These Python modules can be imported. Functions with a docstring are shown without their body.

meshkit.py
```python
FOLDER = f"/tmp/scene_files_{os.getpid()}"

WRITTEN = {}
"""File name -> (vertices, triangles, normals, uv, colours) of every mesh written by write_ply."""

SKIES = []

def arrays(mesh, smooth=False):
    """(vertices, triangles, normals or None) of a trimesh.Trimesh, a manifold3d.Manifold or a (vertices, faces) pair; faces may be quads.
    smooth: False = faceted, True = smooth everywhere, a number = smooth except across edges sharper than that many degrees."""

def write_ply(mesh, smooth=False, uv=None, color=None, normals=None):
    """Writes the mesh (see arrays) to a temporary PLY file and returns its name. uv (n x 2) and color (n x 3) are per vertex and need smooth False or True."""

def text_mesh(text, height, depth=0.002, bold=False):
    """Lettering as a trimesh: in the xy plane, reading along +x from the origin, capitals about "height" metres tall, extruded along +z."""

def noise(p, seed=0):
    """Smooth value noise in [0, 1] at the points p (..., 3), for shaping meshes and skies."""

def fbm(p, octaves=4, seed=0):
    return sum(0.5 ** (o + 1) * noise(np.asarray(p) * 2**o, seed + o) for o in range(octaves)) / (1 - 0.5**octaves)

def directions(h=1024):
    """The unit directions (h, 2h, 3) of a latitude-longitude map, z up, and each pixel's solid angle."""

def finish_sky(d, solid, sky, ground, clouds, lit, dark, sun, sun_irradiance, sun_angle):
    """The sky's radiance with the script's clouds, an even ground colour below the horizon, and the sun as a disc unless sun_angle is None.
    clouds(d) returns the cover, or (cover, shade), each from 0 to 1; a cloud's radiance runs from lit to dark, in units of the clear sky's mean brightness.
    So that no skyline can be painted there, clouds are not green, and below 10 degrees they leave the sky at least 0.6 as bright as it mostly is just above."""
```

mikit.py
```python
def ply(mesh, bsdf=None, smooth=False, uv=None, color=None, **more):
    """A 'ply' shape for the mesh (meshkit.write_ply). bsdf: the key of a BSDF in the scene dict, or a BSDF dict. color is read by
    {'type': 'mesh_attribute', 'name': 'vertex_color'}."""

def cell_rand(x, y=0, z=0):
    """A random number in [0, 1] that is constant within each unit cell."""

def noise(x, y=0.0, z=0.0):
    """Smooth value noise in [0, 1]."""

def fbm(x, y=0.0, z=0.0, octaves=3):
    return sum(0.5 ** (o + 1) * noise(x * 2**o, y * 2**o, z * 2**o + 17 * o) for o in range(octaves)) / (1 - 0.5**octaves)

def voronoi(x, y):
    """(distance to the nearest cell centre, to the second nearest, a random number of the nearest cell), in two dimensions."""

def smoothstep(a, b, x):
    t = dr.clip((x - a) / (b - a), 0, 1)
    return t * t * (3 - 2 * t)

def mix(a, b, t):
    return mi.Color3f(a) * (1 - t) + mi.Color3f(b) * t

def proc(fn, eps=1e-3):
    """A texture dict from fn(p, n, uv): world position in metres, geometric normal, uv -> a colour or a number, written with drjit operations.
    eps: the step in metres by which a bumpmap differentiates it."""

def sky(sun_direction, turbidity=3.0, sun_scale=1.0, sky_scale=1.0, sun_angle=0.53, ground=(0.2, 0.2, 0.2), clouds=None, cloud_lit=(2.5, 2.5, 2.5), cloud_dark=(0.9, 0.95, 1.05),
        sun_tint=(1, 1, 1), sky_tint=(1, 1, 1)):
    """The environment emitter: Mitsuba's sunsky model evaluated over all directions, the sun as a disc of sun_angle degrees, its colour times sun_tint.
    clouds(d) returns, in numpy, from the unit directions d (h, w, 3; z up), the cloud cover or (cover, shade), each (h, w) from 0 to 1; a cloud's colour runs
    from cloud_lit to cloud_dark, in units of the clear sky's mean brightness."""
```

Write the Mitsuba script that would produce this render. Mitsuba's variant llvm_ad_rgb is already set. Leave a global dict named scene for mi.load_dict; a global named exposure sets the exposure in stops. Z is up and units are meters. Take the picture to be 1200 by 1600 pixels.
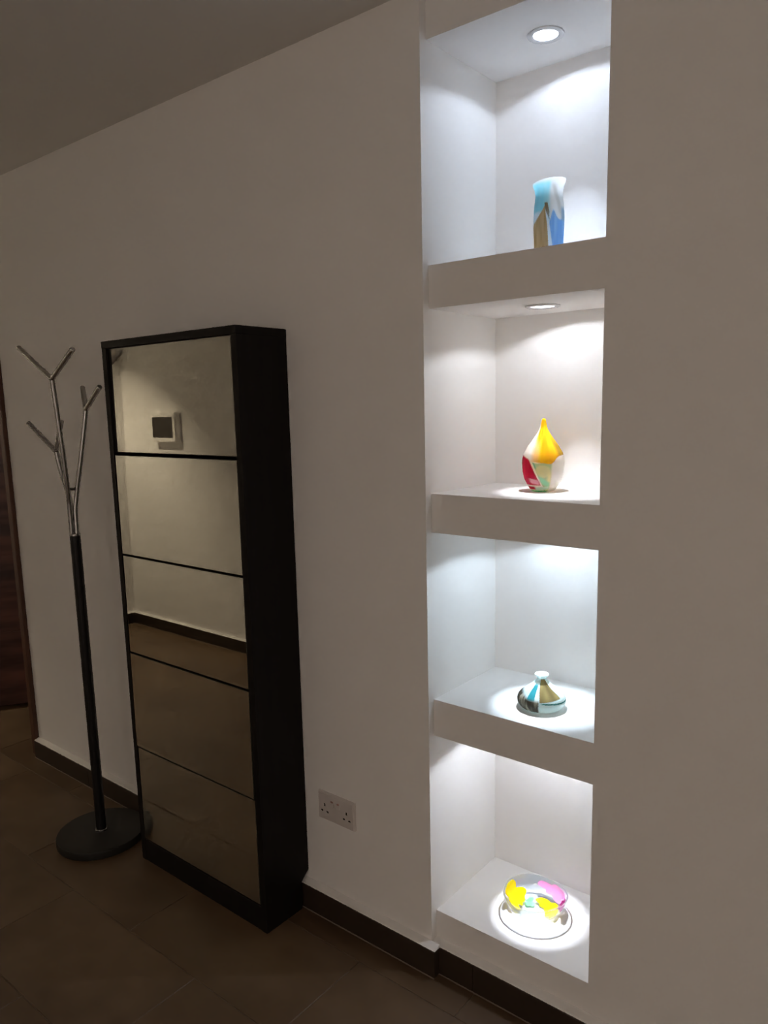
import math, random
import numpy as np, trimesh, manifold3d
import drjit as dr
import mitsuba as mi
import mikit
from mikit import noise, fbm, smoothstep, mix
from shapely.geometry import Polygon, Point, box as sbox

T = mi.ScalarTransform4f
scene = {'type': 'scene'}
labels = {}
rng = random.Random(7)

# ------------------------------------------------------------------ camera
F_PX = 1177.761
CAM = np.array([1.1113, -1.5331, 1.5470])
YAW, PITCH, ROLL = 0.6762, -0.1627, -0.0205
_fw = np.array([-math.sin(YAW) * math.cos(PITCH), math.cos(YAW) * math.cos(PITCH), math.sin(PITCH)])
_r = np.cross(_fw, [0, 0, 1]); _r /= np.linalg.norm(_r); _u = np.cross(_r, _fw)
_up = -math.sin(ROLL) * _r + math.cos(ROLL) * _u
scene['camera'] = {'type': 'perspective', 'fov_axis': 'x', 'fov': math.degrees(2 * math.atan(600 / F_PX)),
    'principal_point_offset_x': -17.6 / 1200, 'principal_point_offset_y': -29.03 / 1600, 'near_clip': 0.02, 'far_clip': 60.0,
    'to_world': T().look_at(origin=CAM.tolist(), target=(CAM + _fw).tolist(), up=_up.tolist())}

# ------------------------------------------------------------------ light levels
exposure = 0.0
WARM = (1.0, 0.845, 0.725)
HALL_SPOT = 4.7            # recessed downlight at the far end of the hall
PENDANT = 7.8             # globe pendant of the living area behind the camera
NICHE_TINT = [(0.88, 1.01, 1.22), (0.92, 0.96, 1.03), (0.85, 1.03, 1.20), (1.02, 1.08, 1.20)]
NICHE_WIDE, NICHE_CORE = [0.105, 0.125, 0.135, 0.150], [2.6, 2.8, 2.8, 4.2]

# ------------------------------------------------------------------ measured layout (metres)
XR, DEP, STEP, SK = 0.4473, 0.3109, 0.0239, 0.0270
Z1T, Z1B, Z2T, Z2B, Z3T, Z3B, Z4T, Z4B = 2.3774, 1.8805, 1.7797, 1.3287, 1.2296, 0.7830, 0.6822, 0.1692
SKH, CEIL = 0.0809, 2.4768
YW = -STEP                 # plane of the projecting wall section
XD = -2.2168               # edge of the doorway
YO, XE = -1.97, -3.90      # opposite wall, end wall
XT, YB = -1.20, 2.00       # where the opposite wall ends; far wall of the room past the door

# ------------------------------------------------------------------ mesh helpers
def bx(x0, x1, y0, y1, z0, z1):
    m = trimesh.creation.box((abs(x1 - x0), abs(y1 - y0), abs(z1 - z0)))
    m.apply_translation(((x0 + x1) / 2, (y0 + y1) / 2, (z0 + z1) / 2)); return m

def bev(x0, x1, y0, y1, z0, z1, r=0.0012):
    "box with chamfered edges"
    pts = []
    for X, a in ((x0, 1), (x1, -1)):
        for Y, b in ((y0, 1), (y1, -1)):
            for Z, c in ((z0, 1), (z1, -1)):
                pts += [(X + a * r, Y + b * r, Z), (X + a * r, Y, Z + c * r), (X, Y + b * r, Z + c * r)]
    return trimesh.convex.convex_hull(np.array(pts))

def cat(*ms): return trimesh.util.concatenate(list(ms))

def man(m): return manifold3d.Manifold(manifold3d.Mesh(np.asarray(m.vertices, np.float32), np.asarray(m.faces, np.uint32)))
def tri(mf):
    q = mf.to_mesh(); return trimesh.Trimesh(q.vert_properties[:, :3], q.tri_verts, process=False)
def sub(a, *bs):
    A = man(a)
    for b in bs: A = A - man(b)
    return tri(A)

def prism(poly, h, axes='xyz', at=0.0):
    "extrude a shapely polygon given in (axes[0], axes[1]) along axes[2]"
    m = trimesh.creation.extrude_polygon(poly, h, engine='earcut')
    v = np.array(m.vertices); o = np.zeros_like(v)
    for k, a in enumerate(axes): o[:, 'xyz'.index(a)] = v[:, k]
    o[:, 'xyz'.index(axes[2])] += at
    m = trimesh.Trimesh(o, m.faces, process=False)
    if m.volume < 0: m.invert()
    return m

def lathe(profile, c, n=72, wob=None):
    "profile [(r, z)...] bottom to top round the axis through c; wob(theta, r, z) -> (r, z)"
    P = np.array(profile, float); th = np.arange(n) * 2 * np.pi / n
    R, TH = np.meshgrid(P[:, 0], th, indexing='ij'); Z = np.repeat(P[:, 1:2], n, 1)
    if wob: R, Z = wob(TH, R, Z)
    v = np.stack([R * np.cos(TH) + c[0], R * np.sin(TH) + c[1], Z + c[2]], -1).reshape(-1, 3)
    k = len(P); f = []
    for i in range(k - 1):
        a = i * n + np.arange(n); b = i * n + (np.arange(n) + 1) % n
        f += [np.stack([a, b, b + n], 1), np.stack([a, b + n, a + n], 1)]
    f = np.vstack(f); m = trimesh.Trimesh(v, f, process=False)
    m.merge_vertices(); m.update_faces(m.nondegenerate_faces()); m.remove_unreferenced_vertices()
    if m.volume < 0: m.invert()
    return m

def spline(pts, n=60):
    from scipy.interpolate import PchipInterpolator
    p = np.array(pts, float); t = np.r_[0, np.cumsum(np.linalg.norm(np.diff(p, axis=0), axis=1))]
    s = np.linspace(0, t[-1], n)
    return np.stack([PchipInterpolator(t, p[:, k])(s) for k in range(p.shape[1])], -1)

def tube(path, r, n=14, cap=True):
    "round bar along a polyline, ends slightly rounded"
    p = np.array(path, float); t = np.gradient(p, axis=0); t /= np.linalg.norm(t, axis=1, keepdims=True)
    a = np.cross(t[0], [0.31, 0.2, 0.9]); a /= np.linalg.norm(a)
    rings, cs = [], []
    N = len(p)
    rad = np.full(N, r) if np.isscalar(r) else np.array(r, float)
    if cap:
        p = np.vstack([p[0], p, p[-1]]); t = np.vstack([t[0], t, t[-1]]); rad = np.r_[rad[0] * .8, rad, rad[-1] * .8]
        p[1] += t[1] * r * .2; p[-2] -= t[-2] * r * .2
    ang = np.arange(n) * 2 * np.pi / n
    for i in range(len(p)):
        a = a - (a @ t[i]) * t[i]; a /= np.linalg.norm(a); b = np.cross(t[i], a)
        rings.append(p[i] + rad[i] * (np.cos(ang)[:, None] * a + np.sin(ang)[:, None] * b))
    v = np.vstack(rings + [p[:1], p[-1:]]); k = len(p); f = []
    for i in range(k - 1):
        A = i * n + np.arange(n); B = i * n + (np.arange(n) + 1) % n
        f += [np.stack([A, B, B + n], 1), np.stack([A, B + n, A + n], 1)]
    e = np.arange(n); e1 = (e + 1) % n
    f += [np.stack([e1, e, np.full(n, k * n)], 1), np.stack([(k - 1) * n + e, (k - 1) * n + e1, np.full(n, k * n + 1)], 1)]
    m = trimesh.Trimesh(v, np.vstack(f), process=False)
    if m.volume < 0: m.invert()
    return m

def put(key, mesh, mat, smooth=False, label=None, category=None, kind=None, group=None, **more):
    base, n = key, 1
    while key in scene:
        key = '%s_%03d' % (base, n); n += 1
    scene[key] = mikit.ply(mesh, mat, smooth=smooth, **more)
    tag(key, label, category, kind, group)
    return key

def tag(key, label=None, category=None, kind=None, group=None):
    d = {k: v for k, v in (('label', label), ('category', category), ('kind', kind), ('group', group)) if v}
    if d: labels[key] = d

def struct(key, mesh, mat, label, **kw): return put(key, mesh, mat, label=label, kind='structure', **kw)

# ------------------------------------------------------------------ materials
def two(d): return {'type': 'twosided', 'b': d}
def rgb(*c): return {'type': 'rgb', 'value': list(c)}

def plaster_bump(p, n, uv): return (fbm(p.x * 60, p.y * 60, p.z * 60) - 0.5) * 0.00022
def plaster_col(p, n, uv):
    k = 0.985 + 0.03 * (noise(p.x * 3.1, p.y * 3.1, p.z * 3.1) - 0.5)
    return mi.Color3f(0.84, 0.83, 0.815) * k
scene['mat_plaster'] = two({'type': 'bumpmap', 'arbitrary': mikit.proc(plaster_bump, eps=2e-3), 'scale': 1.0,
    'bsdf': {'type': 'diffuse', 'reflectance': mikit.proc(plaster_col)}})
scene['mat_ceiling'] = two({'type': 'diffuse', 'reflectance': rgb(0.74, 0.73, 0.71)})

def tile_col(k):
    def fn(p, n, uv):
        a = fbm(p.x * 2.6 + 9 * k, p.y * 3.4 + 3 * k, 1.7 * k, octaves=4)
        b = fbm(p.x * 14 + k, p.y * 18, k, octaves=3)
        c = mix((0.080, 0.048, 0.026), (0.128, 0.085, 0.050), smoothstep(0.25, 0.75, a))
        return c * (0.9 + 0.2 * b)
    return fn
def tile_rough(p, n, uv): return 0.38 + 0.14 * fbm(p.x * 8, p.y * 8, 0.3)
_tr = mikit.proc(tile_rough)
for k in range(2):
    scene['mat_tile_%d' % k] = two({'type': 'principled', 'base_color': mikit.proc(tile_col(k + 1)), 'roughness': _tr, 'specular': 0.4})
scene['mat_skirting'] = two({'type': 'principled', 'base_color': rgb(0.030, 0.020, 0.014), 'roughness': 0.42, 'specular': 0.3})
scene['mat_grout'] = two({'type': 'diffuse', 'reflectance': rgb(0.125, 0.095, 0.068)})
scene['mat_grout_line'] = two({'type': 'diffuse', 'reflectance': rgb(0.14, 0.11, 0.09)})
scene['mat_black_wood'] = two({'type': 'principled', 'base_color': mikit.proc(lambda p, n, uv: mix((0.006, 0.0045, 0.0045), (0.010, 0.008, 0.007), fbm(p.x * 90, p.y * 90, p.z * 3))), 'roughness': 0.55, 'specular': 0.12})
scene['mat_mirror'] = {'type': 'conductor', 'material': 'none', 'specular_reflectance': rgb(0.81, 0.79, 0.73)}
scene['mat_mirror_edge'] = two({'type': 'principled', 'base_color': rgb(0.040, 0.042, 0.034), 'roughness': 0.3, 'specular': 0.3})
scene['mat_steel'] = two({'type': 'roughconductor', 'material': 'none', 'alpha': 0.14, 'specular_reflectance': rgb(0.46, 0.45, 0.44)})
scene['mat_black_steel'] = two({'type': 'principled', 'base_color': rgb(0.009, 0.008, 0.008), 'roughness': 0.42, 'specular': 0.3})
scene['mat_base_steel'] = two({'type': 'principled', 'base_color': rgb(0.014, 0.0135, 0.012), 'roughness': 0.5, 'specular': 0.35})
scene['mat_plastic'] = two({'type': 'principled', 'base_color': rgb(0.88, 0.87, 0.84), 'roughness': 0.3, 'specular': 0.5})
scene['mat_socket'] = two({'type': 'principled', 'base_color': rgb(0.66, 0.62, 0.60), 'roughness': 0.3, 'specular': 0.5})
scene['mat_hole'] = two({'type': 'diffuse', 'reflectance': rgb(0.015, 0.013, 0.012)})
scene['mat_red'] = two({'type': 'principled', 'base_color': rgb(0.42, 0.24, 0.21), 'roughness': 0.35})
scene['mat_smoke'] = two({'type': 'principled', 'base_color': rgb(0.018, 0.012, 0.008), 'roughness': 0.12, 'specular': 0.5})
def door_wood(p, n, uv):
    g = fbm(p.x * 3 + p.y * 3, 2.0, p.z * 22, octaves=4); w = fbm(p.x * 2, p.y * 2, p.z * 7, octaves=2)
    return mix((0.040, 0.013, 0.009), (0.135, 0.050, 0.032), smoothstep(0.3, 0.72, 0.5 * g + 0.5 * w))
def frame_wood(p, n, uv):
    g = fbm(p.x * 70, p.y * 70, p.z * 4, octaves=3)
    return mix((0.050, 0.020, 0.011), (0.090, 0.038, 0.022), g)
scene['mat_door'] = two({'type': 'principled', 'base_color': mikit.proc(door_wood), 'roughness': 0.4, 'specular': 0.4})
scene['mat_frame'] = two({'type': 'principled', 'base_color': mikit.proc(frame_wood), 'roughness': 0.4, 'specular': 0.4})
scene['mat_chrome'] = two({'type': 'principled', 'base_color': rgb(0.60, 0.60, 0.60), 'metallic': 0.5, 'roughness': 0.38})
scene['mat_bowl_glass'] = {'type': 'thindielectric', 'int_ior': 1.52, 'specular_transmittance': rgb(0.87, 0.91, 0.95)}
scene['mat_solid_glass'] = {'type': 'dielectric', 'int_ior': 1.52}

# ------------------------------------------------------------------ the shell of the hall
XL, XRR, YS = -4.15, 4.20, -4.60
struct('floor', bx(XL, XRR, YS, 2.25, -0.12, -0.0018), 'mat_grout', 'brown stone tile floor of the hall')
# floor tiles: rows 0.32 m wide, 0.64 m long, thin light joints
tile_plys = []
def tile_box(x0, x1, y0, y1):
    g = 0.0013
    m = bev(x0 + g, x1 - g, y0 + g, y1 - g, -0.010, 0.0, 0.0012)
    return m
PY, PX_ = 0.322, 0.644
n_t = 0
for j in range(-13, 7):
    ya = -0.125 + j * PY; yb = ya + PY
    for i in range(-7, 7):
        xa = 0.142 + i * PX_ + (0.322 if j % 2 else 0.0); xb = xa + PX_
        x0, x1, y0, y1 = max(xa, XL), min(xb, XRR), max(ya, YS), min(yb, 2.2)
        if x1 - x0 < 0.02 or y1 - y0 < 0.02: continue
        # only where there is floor: hall, living area, room past the doorway
        if ya < 0 < yb and x0 > -1.6: y1 = 0.0
        if y1 > 0.06 and not (x0 < -1.60 and x1 > -3.95): continue
        if y1 < YO - 0.02 and x1 < XT: continue
        n_t += 1
        put('floor__tile', tile_box(x0, x1, y0, y1), 'mat_tile_%d' % rng.randrange(2))

# ceiling
struct('ceiling', bx(XL, XRR, YS, 2.25, CEIL, CEIL + 0.12), 'mat_ceiling', 'plain plaster ceiling above the hall')

# projecting wall section between doorway and niches; its end face is flush with the niches' left sides
struct('wall_left', bx(XD + 0.0, 0.0, YW, 0.36, 0, CEIL), 'mat_plaster', 'plain off-white wall section behind the shoe cabinet, standing proud of the niche wall')
struct('wall_right', sub(bx(0.0, XRR - 0.1, 0.0, 0.36, 0, CEIL), bx(-0.1, XR, -0.1, DEP, Z4B, Z1T)), 'mat_plaster', 'off-white wall section with four lit display niches, set back from the section on its left')
for a, b in ((Z1B, Z2T), (Z2B, Z3T), (Z3B, Z4T)):
    put('wall_right__shelf', bx(0.0, XR, 0.0, DEP, b, a), 'mat_plaster')
# lintel, wall beyond the doorway, end wall
XJ = -3.06
struct('wall_lintel', bx(XJ, XD, YW, 0.12, 2.08, CEIL), 'mat_plaster', 'wall above the doorway')
struct('wall_far_left', bx(XE - 0.1, XJ, YW, 0.12, 0, CEIL), 'mat_plaster', 'wall beyond the doorway')
struct('wall_end', bx(XE - 0.12, XE, YO - 0.1, 0.0, 0, CEIL), 'mat_plaster', 'end wall of the hall, seen at the left edge of the mirrors')
struct('wall_opposite', bx(XE - 0.12, XT, YS, YO, 0, CEIL), 'mat_plaster', 'wall across the hall, seen in the mirrors')
struct('wall_living_back', bx(XT, XRR, YS, YS + 0.1, 0, CEIL), 'mat_plaster', 'back wall of the living area')
struct('wall_living_side', bx(XRR - 0.1, XRR, YS, 0.36, 0, CEIL), 'mat_plaster', 'side wall of the living area')
struct('wall_bedroom_back', bx(XL, -1.5, YB, YB + 0.1, 0, CEIL), 'mat_plaster', 'far wall of the dark room past the doorway')
struct('wall_bedroom_left', bx(XE - 0.12, XE, 0.0, YB, 0, CEIL), 'mat_plaster', 'side wall of the dark room past the doorway')
struct('wall_bedroom_right', bx(-1.6, -1.5, 0.36, YB, 0, CEIL), 'mat_plaster', 'right wall of the dark room past the doorway')

# ------------------------------------------------------------------ skirting: dark tile with a plaster bead on its top
def skirting(key, x0, x1, ywall, sgn, label, joints=(), axis='x'):
    "sgn -1: stands in front of the wall (towards -y), +1 towards +y"
    cuts = [x0] + sorted(joints) + [x1]
    h = SKH
    first = None
    for a, b in zip(cuts[:-1], cuts[1:]):
        y0, y1 = ywall, ywall + sgn * SK
        m = bev(a + 0.0007, b - 0.0007, min(y0, y1), max(y0, y1), 0.0015, h, 0.0015)
        if axis == 'y': m.vertices = m.vertices[:, [1, 0, 2]]; m.invert()
        if first is None:
            first = struct(key, m, 'mat_skirting', label)
        else:
            put(key + '__skirting_tile', m, 'mat_skirting')
    poly = Polygon([(ywall, h), (ywall + sgn * (SK - 0.003), h), (ywall + sgn * (SK - 0.007), h + 0.0025), (ywall + sgn * 0.004, h + 0.008), (ywall, h + 0.009)])
    m = prism(poly, x1 - x0, 'yzx', x0)
    if axis == 'y': m.vertices = m.vertices[:, [1, 0, 2]]; m.invert()
    put(key + '__plaster_bead', m, 'mat_plaster')
    g = prism(Polygon([(ywall + sgn * (SK - 0.001), -0.001), (ywall + sgn * (SK + 0.0020), -0.001), (ywall + sgn * (SK + 0.0020), 0.0006), (ywall + sgn * (SK - 0.0002), 0.0030), (ywall + sgn * (SK - 0.001), 0.0030)]), x1 - x0, 'yzx', x0)
    if axis == 'y': g.vertices = g.vertices[:, [1, 0, 2]]; g.invert()
    put(key + '__grout_line', g, 'mat_grout_line')
skirting('baseboard_left', XD + 0.004, SK, YW, -1, 'dark brown tile skirting along the wall behind the shoe cabinet', (-1.75, -1.15, -0.02 - 0.5))
skirting('baseboard_right', 0.0, XRR - 0.1, 0.0, -1, 'dark brown tile skirting below the niches', (0.135, 0.735, 1.335, 1.935, 2.535, 3.135))
skirting('baseboard_opposite', XE, XT, YO, +1, 'dark brown tile skirting of the wall across the hall, seen in the mirrors', (-3.3, -2.7, -2.1, -1.5))
skirting('baseboard_end', YO + SK, YW, XE, +1, 'dark brown tile skirting of the end wall, seen in the mirrors', (-1.3, -0.7), axis='y')
skirting('baseboard_far_left', XE + SK, XJ - 0.06, YW, -1, 'dark brown tile skirting beyond the doorway')

# ------------------------------------------------------------------ doorway and open door
struct('door_1', bev(XD - 0.046, XD - 0.004, YW - 0.013, YW + 0.002, 0.0, 2.13, 0.002), 'mat_frame', 'dark reddish wooden door frame and open door at the left edge of the photo')
put('door_1__architrave', bev(XD - 0.016, XD + 0.001, YW - 0.019, YW + 0.001, SKH + 0.004, 2.14, 0.003), 'mat_frame')
put('door_1__architrave', bev(XJ, XJ + 0.062, YW - 0.016, YW + 0.002, 0.0, 2.13, 0.003), 'mat_frame')
put('door_1__architrave', bev(XJ, XD, YW - 0.016, YW + 0.002, 2.06, 2.13, 0.003), 'mat_frame')
put('door_1__jamb', bev(XD - 0.040, XD - 0.0005, YW + 0.002, 0.125, 0.0, 2.08, 0.002), 'mat_frame')
put('door_1__jamb', bev(XJ, XJ + 0.030, YW + 0.002, 0.125, 0.0, 2.08, 0.002), 'mat_frame')
leafL, ang = 0.76, math.radians(57)
lf = bev(0.0, leafL, -0.02, 0.02, 0.012, 2.045, 0.003)
cuts = [bx(-0.1, leafL + 0.1, s * 0.02 - 0.004, s * 0.02 + 0.004, z - 0.004, z + 0.004) for z in (0.42, 0.83, 1.24, 1.65) for s in (-1, 1)]
lf = sub(lf, *cuts)
lf.apply_transform(trimesh.transformations.rotation_matrix(ang, [0, 0, 1])); lf.apply_translation((XJ + 0.055, 0.060, 0))
put('door_1__leaf', lf, 'mat_door')

# ------------------------------------------------------------------ shoe cabinet with five mirrored flap doors
CX0, CX1, CYF, CYB, CH = -1.1227, -0.4760, -0.2052, -0.0262, 1.7672
TH = 0.022
def side_panel(x0):
    poly = Polygon([(CYF, 0), (-0.0600, 0), (-0.0600, 0.088), (CYB, 0.118), (CYB, CH - TH), (CYF, CH - TH)])
    return prism(poly, TH, 'yzx', x0)
cab = 'shoe_cabinet'
tag(cab, 'tall narrow black shoe cabinet with five mirrored flap doors against the wall', 'cabinet')
put(cab + '__side_panel', side_panel(CX0), 'mat_black_wood')
put(cab + '__side_panel', side_panel(CX1 - TH), 'mat_black_wood')
put(cab + '__top_panel', bev(CX0 - 0.0005, CX1 + 0.0005, CYF - 0.001, CYB + 0.0015, CH - TH + 0.0003, CH, 0.0010), 'mat_black_wood')
put(cab + '__plinth', bev(CX0 + TH, CX1 - TH, CYF + 0.001, CYF + 0.018, 0.0, 0.080, 0.001), 'mat_black_wood')
put(cab + '__back_panel', bx(CX0 + TH, CX1 - TH, CYB - 0.006, CYB - 0.001, 0.120, CH - TH), 'mat_black_wood')
DX0, DX1 = CX0 + TH + 0.0025, CX1 - TH - 0.0025
zg = [1.7440, 1.4175, 1.0895, 0.7577, 0.4230, 0.0860]
gap = [0.0, 0.0090, 0.0060, 0.0060, 0.0060, 0.0]
rec = [0.0085, 0.0015, 0.0010, -0.0015, 0.0005]      # how far each flap sits behind the carcass front
til = [0.35, 0.30, 0.35, 0.40, 0.30]                 # lean of each flap in degrees (foot forward)
DT, GT = 0.016, 0.004
for k in range(5):
    z1, z0 = zg[k] - gap[k] / 2, zg[k + 1] + gap[k + 1] / 2
    yf = CYF + rec[k]
    ex = 0.0016 if k == 3 else 0.0
    R = trimesh.transformations.rotation_matrix(math.radians(-til[k]), [1, 0, 0], [0, yf, (z0 + z1) / 2])
    d = bev(DX0, DX1, yf + GT, yf + GT + DT, z0, z1, 0.0008); d.apply_transform(R)
    key = put(cab + '__door', d, 'mat_black_wood')
    g = bx(DX0 + 0.0016, DX1 - 0.0016, yf, yf + GT - 0.0002, z0 + 0.0016, z1 - 0.0016); g.apply_transform(R)
    put(key + '__mirror', g, 'mat_mirror', label='mirror glass facing the hall')
    rim = sub(bx(DX0, DX1, yf + 0.0004, yf + GT - 0.0001, z0, z1), bx(DX0 + 0.0016, DX1 - 0.0016, yf - 1, yf + 1, z0 + 0.0016, z1 - 0.0016)); rim.apply_transform(R)
    put(key + '__glass_edge', rim, 'mat_mirror_edge')

# ------------------------------------------------------------------ coat rack
rk = 'coat_rack'
tag(rk, 'freestanding tree-shaped coat rack with steel branches, black pole and round base', 'coat rack')
BC = np.array([-1.360, -0.221])
put(rk + '__base', lathe([(0, 0.0), (0.148, 0.0), (0.153, 0.002), (0.155, 0.006), (0.155, 0.026), (0.153, 0.030), (0.150, 0.0315), (0.03, 0.0325), (0, 0.0325)], (*BC, 0), 96), 'mat_base_steel', smooth=35, label='heavy round dark grey base plate')
put(rk + '__collar', lathe([(0, 0.0325), (0.0215, 0.0325), (0.0215, 0.036), (0.0195, 0.038), (0, 0.038)], (*BC, 0), 40), 'mat_steel', smooth=35)
put(rk + '__pole', lathe([(0, 0.036), (0.0170, 0.036), (0.0175, 0.040), (0.0175, 1.128), (0.0168, 1.131), (0, 1.131)], (*BC, 0), 40), 'mat_black_steel', smooth=35, label='black pole')
put(rk + '__pole_cap', lathe([(0, 1.131), (0.0178, 1.131), (0.0178, 1.1375), (0.0165, 1.139), (0, 1.139)], (*BC, 0), 40), 'mat_steel', smooth=35)

RB = 0.0082
PT = np.array([BC[0], BC[1], 1.139])
def branch(stem, tips, off):
    P0 = PT + np.array([off[0], off[1], -0.004])
    key = put(rk + '__branch', tube(spline([P0] + stem, 48), RB), 'mat_steel', smooth=40)
    for t in tips:
        put(key + '__prong', tube(spline([stem[-1] + (0, 0, -0.004)] + t, 18) if len(t) > 1 else np.linspace(stem[-1], t[0], 12), RB), 'mat_steel', smooth=40)
A = np.array
branch([A((-1.3584, -0.2320, 1.236)), A((-1.3490, -0.2380, 1.292)), A((-1.3343, -0.2520, 1.434)), A((-1.3276, -0.2620, 1.550)), A((-1.3213, -0.2720, 1.659))], [[A((-1.5472, -0.2620, 1.7736))], [A((-1.1609, -0.2790, 1.7446))]], (-0.002, -0.009))
branch([A((-1.3560, -0.2140, 1.212)), A((-1.3510, -0.2080, 1.267)), A((-1.3350, -0.1980, 1.355)), A((-1.3196, -0.1860, 1.452)), A((-1.3065, -0.1720, 1.559))], [[A((-1.4162, -0.1150, 1.6368))], [A((-1.1766, -0.1900, 1.6308))]], (0.006, 0.005))
branch([A((-1.3870, -0.2110, 1.208)), A((-1.4060, -0.2090, 1.279)), A((-1.4360, -0.2095, 1.346)), A((-1.4530, -0.2120, 1.417))], [[A((-1.5561, -0.2500, 1.519))], [A((-1.4968, -0.1600, 1.523))]], (-0.008, 0.004))
put(rk + '__tie_bar', tube(np.array([[-1.349, -0.238, 1.2925], [-1.348, -0.222, 1.293], [-1.3470, -0.2060, 1.293]]), 0.0050), 'mat_steel', smooth=40)

# ------------------------------------------------------------------ double wall socket
so = 'wall_socket'
tag(so, 'white double power socket on the wall low down right of the shoe cabinet', 'socket')
SX0, SX1, SZ0, SZ1 = -0.4135, -0.2685, 0.3205, 0.4085
pl = trimesh.convex.convex_hull(np.array([(x, y, z) for a, y in ((0.0, YW), (0.0, YW - 0.006), (0.0035, YW - 0.0105)) for x in (SX0 + a, SX1 - a) for z in (SZ0 + a, SZ1 - a)]))
yf = YW - 0.0105
put(so + '__plate', pl, 'mat_socket')
scx, scz = (SX0 + SX1) / 2, (SZ0 + SZ1) / 2
for s in (-1, 1):
    ox = scx + s * 0.044
    put(so + '__pin_slot', bx(ox - 0.0023, ox + 0.0023, yf - 0.0004, yf + 0.001, scz + 0.001, scz + 0.0100), 'mat_hole')
    for q in (-1, 1):
        put(so + '__pin_slot', bx(ox + q * 0.011 - 0.0036, ox + q * 0.011 + 0.0036, yf - 0.0004, yf + 0.001, scz - 0.0170, scz - 0.0125), 'mat_hole')
    rx = scx + s * 0.0125
    rk_ = trimesh.convex.convex_hull(np.array([(rx + a, y, scz + z) for a in (-0.0075, 0.0075) for y, z in ((yf + 0.001, 0.008), (yf + 0.001, 0.026), (yf - 0.0040, 0.010), (yf - 0.0012, 0.026))]))
    key = put(so + '__switch', rk_, 'mat_socket')
    put(key + '__indicator', bx(rx - 0.0045, rx + 0.0045, yf - 0.0030, yf, scz + 0.0225, scz + 0.0260), 'mat_red', label='small red on mark')

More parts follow.
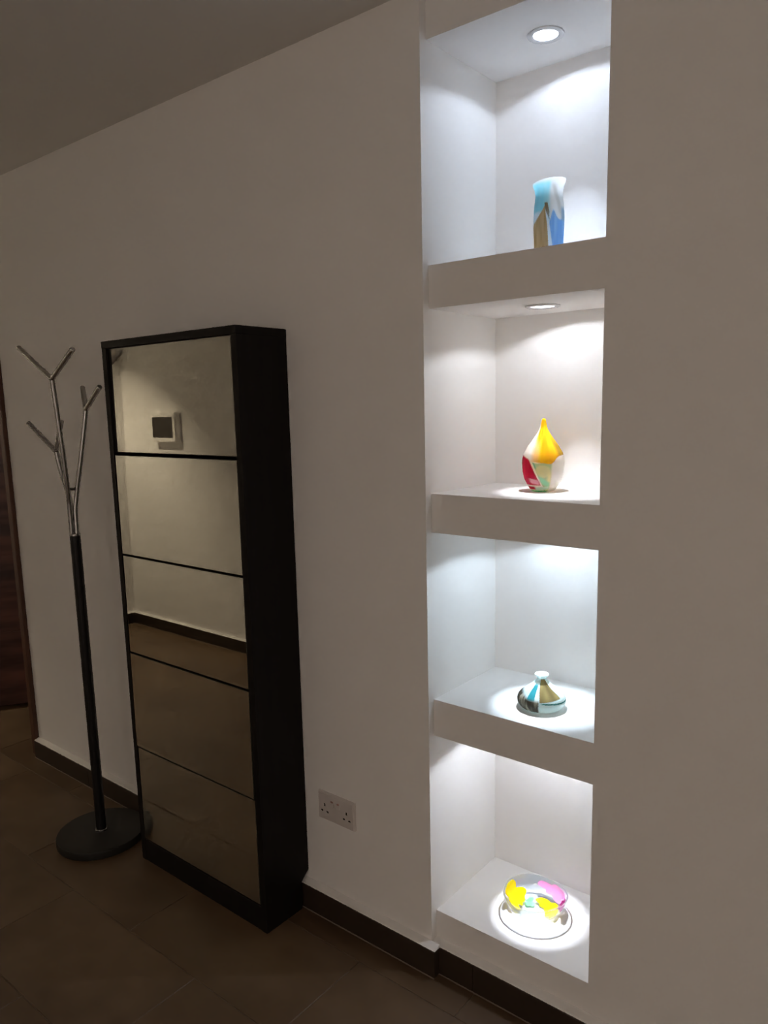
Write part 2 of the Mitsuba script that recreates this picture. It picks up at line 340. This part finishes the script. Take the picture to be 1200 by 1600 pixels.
# ------------------------------------------------------------------ fuse box across the hall (seen in the top mirror)
fb = 'fuse_box'
tag(fb, 'white fuse box with dark window across the hall, reflected in the top mirror', 'fuse box')
FX, FZ, FW_, FH_ = -3.355, 1.462, 0.280, 0.205
x0, x1, z0, z1 = FX - FW_ / 2, FX + FW_ / 2, FZ - FH_ / 2, FZ + FH_ / 2
body = trimesh.convex.convex_hull(np.array([(x, y, z) for a, y in ((0.004, YO + 0.0005), (0.0, YO + 0.010), (0.0, YO + 0.036), (0.006, YO + 0.048)) for x in (x0 + a, x1 - a) for z in (z0 + a, z1 - a)]))
body = sub(body, bx(x0 + 0.022, x1 - 0.030, YO + 0.036, YO + 0.1, z0 + 0.032, z1 - 0.034))
put(fb + '__housing', body, 'mat_plastic')
put(fb + '__window', bev(x0 + 0.0225, x1 - 0.0305, YO + 0.0365, YO + 0.045, z0 + 0.0325, z1 - 0.0345, 0.002), 'mat_smoke', label='smoked dark flap')

# ------------------------------------------------------------------ downlights
def downlight(key, x, y, z, tint, wide, core, label, r=0.042, group='niche downlights', cw=(76.5, 70), cc=(25, 5), lens=6.0, aim=(0, 0)):
    tag(key, label, 'downlight', group=group)
    q = r / 0.042
    ring = lathe([(0.0285 * q, 0.0), (0.0285 * q, -0.0015), (0.0300 * q, -0.0030), (0.0330 * q, -0.0040), (0.0380 * q, -0.0040), (0.0415 * q, -0.0025), (0.0420 * q, 0.0), (0.0285 * q, 0.0)], (x, y, z - 0.0002), 64)
    put(key + '__trim_ring', ring, 'mat_chrome', smooth=35)
    v = trimesh.creation.cylinder(0.0283 * q, 0.0012, sections=48); v.apply_translation((x, y, z - 0.0008))
    e = [lens * t for t in tint]
    put(key + '__lens', v, 'mat_plastic', emitter={'type': 'area', 'radiance': rgb(*e)})
    for nm, I, (c, b) in (('beam', wide, cw), ('core', core, cc)):
        if I > 0:
            o = (x, y, z - 0.0035)
            scene['light_%s_%s' % (key, nm)] = {'type': 'spot', 'intensity': rgb(*[I * t for t in tint]), 'cutoff_angle': float(c), 'beam_width': float(b),
                'to_world': T().look_at(origin=o, target=(o[0] + aim[0], o[1] + aim[1], o[2] - 1), up=(0, 1, 0))}
LX, LY = 0.222, 0.160
NICHE_CORE_ANGLES = [(24, 5), (22, 5), (20, 5), (15.5, 4)]
NICHE_AIM = [(0.05, 0.06), (0.10, 0.06), (0.09, -0.05), (0.03, -0.02)]
NL = ['round lit downlight in the ceiling of the topmost niche', 'round lit downlight in the second niche from the top, above the teardrop vase',
      'round downlight in the third niche from the top, above the squat bottle', 'round downlight in the lowest niche, above the glass bowl']
for k, z in enumerate((Z1T, Z2T, Z3T, Z4T)):
    downlight('downlight' if k == 0 else 'downlight_%03d' % k, LX, LY, z, NICHE_TINT[k], NICHE_WIDE[k], NICHE_CORE[k], NL[k], aim=NICHE_AIM[k], cc=NICHE_CORE_ANGLES[k])
downlight('ceiling_downlight', -3.62, -1.02, CEIL, (1.0, 0.85, 0.62), HALL_SPOT, 0, 'recessed downlight in the hall ceiling near the end wall', group=None, cw=(57, 40), aim=(-0.24, 0), lens=20.0)

# pendant lamps of the living area behind the camera
for pn, gx, nm in (('pendant_lamp', 2.60, 'right one of two white globe pendants in the living area'), ('pendant_lamp_001', 0.75, 'left one of two white globe pendants in the living area')):
    gy, gz = -3.85, 1.62
    tag(pn, nm, 'lamp', group='globe pendants')
    g = trimesh.creation.icosphere(4, 0.25); g.apply_translation((gx, gy, gz))
    put(pn + '__globe', g, 'mat_plastic', smooth=True, emitter={'type': 'area', 'radiance': rgb(*[PENDANT * t for t in WARM])})
    put(pn + '__cord', tube(np.array([[gx, gy, gz + 0.249], [gx, gy, 2.2], [gx, gy, CEIL - 0.02]]), 0.003), 'mat_black_steel')
    put(pn + '__ceiling_rose', lathe([(0, CEIL - 0.03), (0.04, CEIL - 0.03), (0.05, CEIL - 0.02), (0.05, CEIL), (0, CEIL)], (gx, gy, 0), 40), 'mat_plastic', smooth=35)

# ------------------------------------------------------------------ glass on the shelves
def frame_of(c, H):
    "object coordinates: a = side-to-side around the axis seen from the hall side (-1..1), b = which half, h = 0..1 height"
    fx, fy = 1.11 - c[0], -1.53 - c[1]; L = math.hypot(fx, fy); fx, fy = fx / L, fy / L
    def co(p):
        dx, dy = p.x - c[0], p.y - c[1]
        r = dr.sqrt(dx * dx + dy * dy) + 1e-6
        return (-fy * dx + fx * dy) / r, (fx * dx + fy * dy) / r, (p.z - c[2]) / H
    return co
def sel(a, b, x): return smoothstep(a, b, x)

# 1: tall vase, topmost niche
V1 = (0.251, 0.130, Z1B); H1 = 0.168
co1 = frame_of(V1, H1)
def col1(p, n, uv):
    a, b, h = co1(p)
    wob = 0.12 * (noise(a * 3 + 3, b * 2, h * 5) - 0.5)
    q = noise(a * 7, b * 3, h * 2.5)
    c = mix((0.40, 0.84, 0.94), (0.68, 0.93, 0.97), noise(a * 4, b * 2, h * 3))
    c = mix(c, (0.96, 0.96, 0.95), sel(-0.05, 0.16, a + wob - 0.10 * (h - 0.7)))                   # white flow on the right
    gs = dr.abs(a - (0.30 + (0.95 - h) * 1.25 + wob)); c = mix(c, (0.80, 0.79, 0.77), (1 - sel(0.02, 0.22, gs)) * sel(0.48, 0.6, h) * (1 - sel(0.88, 0.98, h)))
    c = mix(c, (0.97, 0.98, 0.98), sel(0.93, 0.985, h))                                            # pale lip
    blue = mix((0.24, 0.50, 0.82), (0.50, 0.74, 0.95), q)
    lim = 0.50 + wob - 0.12 * sel(0.0, 0.25, 0.25 - a) + 0.04 * dr.sin(a * 7)
    c = mix(c, blue, sel(-0.06, 0.02, a - 0.02 + 0.5 * (h - 0.5)) * (1 - sel(-0.015, 0.025, h - lim)))
    c = mix(c, (0.46, 0.60, 0.72), sel(0.72, 0.86, a) * (1 - sel(0.60, 0.67, h)) * sel(0.45, 0.50, h))
    top = 0.69 - 0.40 * dr.maximum(-0.20 - a, 0) + 0.12 * dr.square(dr.minimum(a + 0.20, 0)) - 3.0 * dr.maximum(a + 0.20, 0)
    edge = -0.24 + 0.42 * sel(0.05, 0.62, 0.68 - h) + wob * 0.4
    below = 1 - sel(-0.015, 0.02, h - dr.maximum(top, 0.60 * (1 - sel(-0.1, 0.3, a - edge))))
    c = mix(c, (0.86, 0.95, 1.00), (1 - sel(0.07, 0.15, a - edge)) * (1 - sel(0.56, 0.62, h)))     # pale thread
    brown = mix((0.50, 0.38, 0.20), (0.70, 0.58, 0.40), noise(a * 8, b * 2, h * 4))
    c = mix(c, brown, (1 - sel(-0.02, 0.05, a - edge)) * (1 - sel(-0.02, 0.02, h - dr.minimum(top, 0.69))))
    tail = dr.abs(a - (-0.20 + 1.05 * (0.69 - h))); w_ = 0.13 * sel(0.44, 0.6, h)
    c = mix(c, mix((0.30, 0.24, 0.14), (0.42, 0.47, 0.50), sel(0.0, 0.2, 0.66 - h)), (1 - sel(0.6, 1.0, tail / (w_ + 0.001))) * sel(0.44, 0.48, h) * (1 - sel(0.685, 0.705, h)))
    return c
scene['mat_vase_tall'] = {'type': 'principledthin', 'base_color': mikit.proc(col1), 'roughness': 0.08, 'diff_trans': 1.0, 'spec_trans': 0.0, 'eta': 1.5}
prof = spline([(0.0, 0.0), (0.028, 0.0), (0.0318, 0.004), (0.0340, 0.040), (0.0352, 0.085), (0.0340, 0.112), (0.0310, 0.138), (0.0330, 0.153), (0.0372, 0.165), (0.0378, 0.168)], 70)
inn = spline([(0.0366, 0.1685), (0.0345, 0.164), (0.0300, 0.152), (0.0283, 0.138), (0.0310, 0.110), (0.032, 0.08), (0.030, 0.02), (0.0, 0.016)], 40)
put('tall_vase', lathe(np.vstack([prof, inn]).tolist(), V1, 96, wob=lambda t, r, z: (r * (1 + 0.012 * np.cos(2 * t + 1)), z + 0.004 * np.clip((z - 0.13) / 0.04, 0, 1) * np.cos(t - 0.6))), 'mat_vase_tall', smooth=True,
    label='tall flared art glass vase swirled in light blue, white, brown and blue', category='vase')

# 2: teardrop, second niche
V2 = (0.2135, 0.188, Z2B); H2 = 0.183
co2 = frame_of(V2, H2)
def col2(p, n, uv):
    a, b, h = co2(p)
    w = 0.14 * (noise(a * 3 + 1, b * 2, h * 4) - 0.5)
    c = mix((0.97, 0.97, 0.96), (0.96, 0.95, 0.90), noise(a * 3, b * 3, h * 3))
    rb = -0.74 + 1.45 * dr.maximum(0.5 - h, 0) + 0.5 * w                                            # right border of the red flank
    lo = (1 - sel(0.405, 0.425, h + 0.3 * w)) * sel(-0.02, 0.03, a - rb - 0.09)
    panel = lo * (1 - sel(0.30, 0.46, a + w))
    c = mix(c, (0.50, 0.66, 0.42), panel)
    c = mix(c, (0.70, 0.74, 0.46), panel * (1 - sel(0.30, 0.42, dr.sqrt(dr.square(a + 0.02 + w) + dr.square((h - 0.29) * 4.2)))))
    c = mix(c, (0.90, 0.88, 0.52), panel * sel(0.10, 0.35, a + w) * (1 - sel(0.22, 0.34, h)))
    c = mix(c, (0.22, 0.50, 0.34), panel * (1 - sel(0.04, 0.10, a - rb - 0.10)) * sel(0.30, 0.36, h))
    c = mix(c, (0.36, 0.78, 0.58), panel * (1 - sel(0.02, 0.06, dr.abs(h - 0.17 + 0.16 * (a + 0.1) + 0.2 * w))))
    c = mix(c, (0.66, 0.90, 0.80), (1 - sel(0.012, 0.03, dr.abs(h - 0.055 - 0.02 * a))) * (1 - sel(0.3, 0.45, a)) * sel(-0.6, -0.5, a))
    # amber crown
    am = mix((0.80, 0.34, 0.01), (0.93, 0.62, 0.02), noise(a * 5, b * 2, h * 6))
    am = mix(am, (0.95, 0.66, 0.30), (1 - sel(-0.45, -0.1, a)) * (1 - sel(0.55, 0.75, h)))
    am = mix(am, (0.42, 0.26, 0.03), sel(0.60, 0.85, a) * (1 - sel(0.62, 0.78, h)))
    lim = 0.415 + 0.05 * sel(0.35, 0.8, a) + 0.25 * w - 0.03 * dr.cos(a * 2.2)
    c = mix(c, am, sel(0.0, 0.02, h - lim) * sel(-0.70, -0.34, a + 0.35 * sel(0.6, 0.95, h) + w))
    # red flank
    red = mix((0.38, 0.0, 0.03), (0.66, 0.03, 0.10), noise(a * 6, b * 3, h * 5))
    c = mix(c, red, (1 - sel(-0.03, 0.03, a - rb)) * (1 - sel(0.47, 0.50, h + 0.15 * (a + 0.9))) * sel(0.085, 0.11, h))
    c = mix(c, (0.86, 0.46, 0.64), (1 - sel(0.02, 0.045, dr.abs(h - 0.125 + 0.05 * a))) * (1 - sel(-0.32, -0.12, a)) * sel(-0.80, -0.6, a))
    c = mix(c, (0.40, 0.02, 0.05), (1 - sel(0.07, 0.085, h)) * (1 - sel(-0.62, -0.45, a)) * sel(0.03, 0.04, h))
    c = mix(c, (0.08, 0.42, 0.22), (1 - sel(0.015, 0.035, h)) * (1 - sel(0.2, 0.5, a)))
    return c
def tr2(p, n, uv):
    a, b, h = co2(p)
    return 0.22 + 0.60 * sel(0.36, 0.55, a) * (1 - sel(0.40, 0.46, h)) + 0.25 * (1 - sel(-0.60, -0.40, a)) * sel(0.48, 0.52, h)
scene['mat_teardrop'] = {'type': 'principledthin', 'base_color': mikit.proc(col2), 'roughness': 0.08, 'diff_trans': 1.15, 'spec_trans': mikit.proc(tr2), 'eta': 1.5}
put('teardrop_vase', lathe(spline([(0.0, 0.0), (0.022, 0.0), (0.0275, 0.002), (0.0400, 0.0183), (0.0482, 0.0366), (0.0515, 0.055), (0.0527, 0.075), (0.0497, 0.0915), (0.0406, 0.110), (0.0280, 0.128), (0.0155, 0.1464), (0.0092, 0.159), (0.0066, 0.172), (0.0050, 0.180), (0.0, 0.183)], 110).tolist(), V2, 96), 'mat_teardrop', smooth=True,
    label='teardrop shaped art glass vase, amber on top, red and green below', category='vase')

# 3: squat bottle, third niche
V3 = (0.253, 0.118, Z3B); H3 = 0.090
co3 = frame_of(V3, H3)
def col3(p, n, uv):
    a, b, h = co3(p)
    w = 0.10 * (noise(a * 3 + 7, b * 2, h * 4) - 0.5)
    tw = a + 0.25 * (h - 0.4)
    c = mix((0.70, 0.88, 0.90), (0.90, 0.95, 0.93), noise(a * 2.5, b * 2, h * 4))
    br = mix((0.13, 0.085, 0.03), (0.34, 0.25, 0.10), noise(a * 4, b * 3, h * 4))
    c = mix(c, br, sel(-0.12, -0.06, tw + w * 0.3) * (1 - sel(0.80, 0.86, a + 0.5 * dr.maximum(h - 0.5, 0))) * sel(0.0, 0.03, h - 0.36 - 0.05 * a) * (1 - sel(0.85, 0.90, h)))
    c = mix(c, (0.05, 0.36, 0.40), (1 - sel(0.11, 0.15, dr.abs(tw + 0.47 + w * 0.4) * 0.8)) * sel(0.36, 0.42, h) * (1 - sel(0.70, 0.8, h)))
    st = mix((0.07, 0.055, 0.04), (0.42, 0.36, 0.28), sel(0.40, 0.75, noise(a * 11 + 3 * h, b * 7, h * 2)))
    c = mix(c, st, (1 - sel(-0.16, -0.08, a + w * 0.3)) * (1 - sel(0.36, 0.46, h - 0.25 * dr.maximum(-a - 0.6, 0))) * sel(0.05, 0.08, h))
    c = mix(c, (0.08, 0.25, 0.24), (1 - sel(0.01, 0.03, dr.abs(h - 0.35 + 0.05 * a))) * sel(-0.1, 0.1, a))
    return c
scene['mat_bottle'] = {'type': 'principledthin', 'base_color': mikit.proc(col3), 'roughness': 0.08, 'diff_trans': 1.0, 'spec_trans': 0.18, 'eta': 1.5}
put('squat_bottle', lathe(np.vstack([spline([(0.0, 0.002), (0.036, 0.0), (0.046, 0.002), (0.0570, 0.011), (0.0612, 0.022), (0.0590, 0.033), (0.0470, 0.045), (0.0310, 0.058), (0.0180, 0.070), (0.0118, 0.078), (0.0112, 0.081), (0.0155, 0.0850), (0.0178, 0.0880), (0.0168, 0.0900)], 90),
    [(0.012, 0.0895), (0.0075, 0.086), (0.006, 0.078), (0.006, 0.060), (0.0, 0.058)]]).tolist(), V3, 96), 'mat_bottle', smooth=True,
    label='squat narrow-necked art glass bottle in brown, teal and pale blue', category='bottle')

# 4: clear bowl with coloured patches, lowest niche
V4 = (0.227, 0.146, Z4B); RIM, HB = 0.0853, 0.062
def bowl_out(s): return 0.030 + (RIM - 0.030) * np.sin(np.clip(s, 0, 1) * np.pi / 2) ** 0.95, 0.001 + HB * (1 - np.cos(np.clip(s, 0, 1) * np.pi / 2)) ** 0.80
S = np.linspace(0, 1, 40); ro, zo = bowl_out(S); GTK = 0.0040
outer = np.vstack([[(0.0, 0.0004), (0.012, 0.0004), (0.022, 0.0005)], np.stack([ro, zo], 1)[1:]])
inner = np.vstack([np.stack([ro[::-1] - GTK, zo[::-1] + 0.0015 * (1 - S[::-1]) + 0.003 * (1 - S[::-1])], 1), [(0.0, 0.0058)]])
rimc = [(RIM + 0.0004, HB + 0.0022), (RIM - 0.0012, HB + 0.0034), (RIM - 0.0030, HB + 0.0030), (RIM - 0.0040, HB + 0.0016)]
def bwob(t, r, z): return r * (1 + 0.02 * np.clip(z / HB, 0, 1) * np.cos(2 * t - 0.5)), z + 0.004 * np.clip(z / HB, 0, 1) ** 2 * np.cos(2 * t + 0.6)
bo = put('glass_bowl', lathe(np.vstack([outer, rimc, inner]).tolist(), V4, 120, wob=bwob), 'mat_bowl_glass', smooth=True,
    label='small clear glass bowl with yellow and magenta patches on the lowest shelf', category='bowl')
fdir = math.atan2(CAM[1] - V4[1], CAM[0] - V4[0])
def patch(t0, t1, s0, s1, seed, jag=0.18, thick=0.0016, n=22):
    "a blown-in patch of colour: closed curved sheet just inside the bowl wall"
    rs = np.random.RandomState(seed); ph = rs.rand(8) * 6.28
    U, V = np.meshgrid(np.linspace(-1, 1, n), np.linspace(-1, 1, n), indexing='ij')
    q = np.sqrt(np.clip(1 - V ** 2 / 2, 0, 1)); X = U * q; Y = V * np.sqrt(np.clip(1 - U ** 2 / 2, 0, 1))
    rr = np.hypot(X, Y); an = np.arctan2(Y, X)
    k = 1 + jag * rr * (np.sin(3 * an + ph[0]) + 0.6 * np.sin(5 * an + ph[1]) + 0.4 * np.sin(8 * an + ph[2]))
    X, Y = X * k, Y * k
    th = fdir + np.radians((t0 + t1) / 2 + X * (t1 - t0) / 2); s = np.clip((s0 + s1) / 2 + Y * (s1 - s0) / 2, 0.02, 0.97)
    r, z = bowl_out(s); z = z + 0.0045 * (1 - s)
    def sheet(o):
        R2, Z2 = bwob(th, r - GTK - o, z)
        return np.stack([R2 * np.cos(th) + V4[0], R2 * np.sin(th) + V4[1], Z2 + V4[2]], -1).reshape(-1, 3)
    v = np.vstack([sheet(0.0005), sheet(0.0005 + thick)]); N = n * n
    idx = np.arange(N).reshape(n, n); f = []
    a, b, c, d = idx[:-1, :-1].ravel(), idx[1:, :-1].ravel(), idx[1:, 1:].ravel(), idx[:-1, 1:].ravel()
    f += [np.stack([a, b, c], 1), np.stack([a, c, d], 1), np.stack([a, c, b], 1) + N, np.stack([a, d, c], 1) + N]
    loop = np.r_[idx[0, :], idx[1:, -1], idx[-1, -2::-1], idx[-2:0:-1, 0]]; nx = np.roll(loop, -1)
    f += [np.stack([loop, nx, nx + N], 1), np.stack([loop, nx + N, loop + N], 1)]
    m = trimesh.Trimesh(v, np.vstack(f), process=False)
    m.fix_normals(); return m
def petal(key, base, tr):
    scene[key] = {'type': 'principledthin', 'base_color': rgb(*base), 'roughness': 0.15, 'diff_trans': tr, 'spec_trans': 0.25, 'eta': 1.4}
petal('mat_petal_yellow', (0.95, 0.80, 0.01), 1.0); petal('mat_petal_magenta', (0.86, 0.42, 0.70), 1.0); petal('mat_petal_green', (0.30, 0.80, 0.40), 1.0); petal('mat_petal_wine', (0.35, 0.02, 0.16), 0.7)
put(bo + '__colour_patch', patch(-148, -88, 0.15, 0.97, 3, 0.22), 'mat_petal_yellow', smooth=40, label='yellow patch at the left')
put(bo + '__colour_patch', patch(55, 170, 0.02, 0.42, 5, 0.16), 'mat_petal_yellow', smooth=40, label='yellow patch near the foot')
put(bo + '__colour_patch', patch(96, 168, 0.50, 0.96, 11, 0.18), 'mat_petal_magenta', smooth=40, label='magenta patch at the right')
put(bo + '__colour_patch', patch(70, 104, 0.46, 0.80, 13, 0.2), 'mat_petal_wine', smooth=40, label='dark magenta patch')
put(bo + '__colour_patch', patch(-178, -140, 0.02, 0.30, 17, 0.2), 'mat_petal_green', smooth=40, label='green patch near the foot')
th_ = np.linspace(0, 2 * np.pi, 121)[:-1]
R2, Z2 = bwob(th_, np.full(120, RIM - 0.0018), np.full(120, HB + 0.0046))
ringp = np.stack([R2 * np.cos(th_) + V4[0], R2 * np.sin(th_) + V4[1], Z2 + V4[2]], 1)
put(bo + '__rim', tube(np.vstack([ringp, ringp[:1]]), 0.0019, cap=False), 'mat_solid_glass', smooth=True, label='thick fire-polished rim')
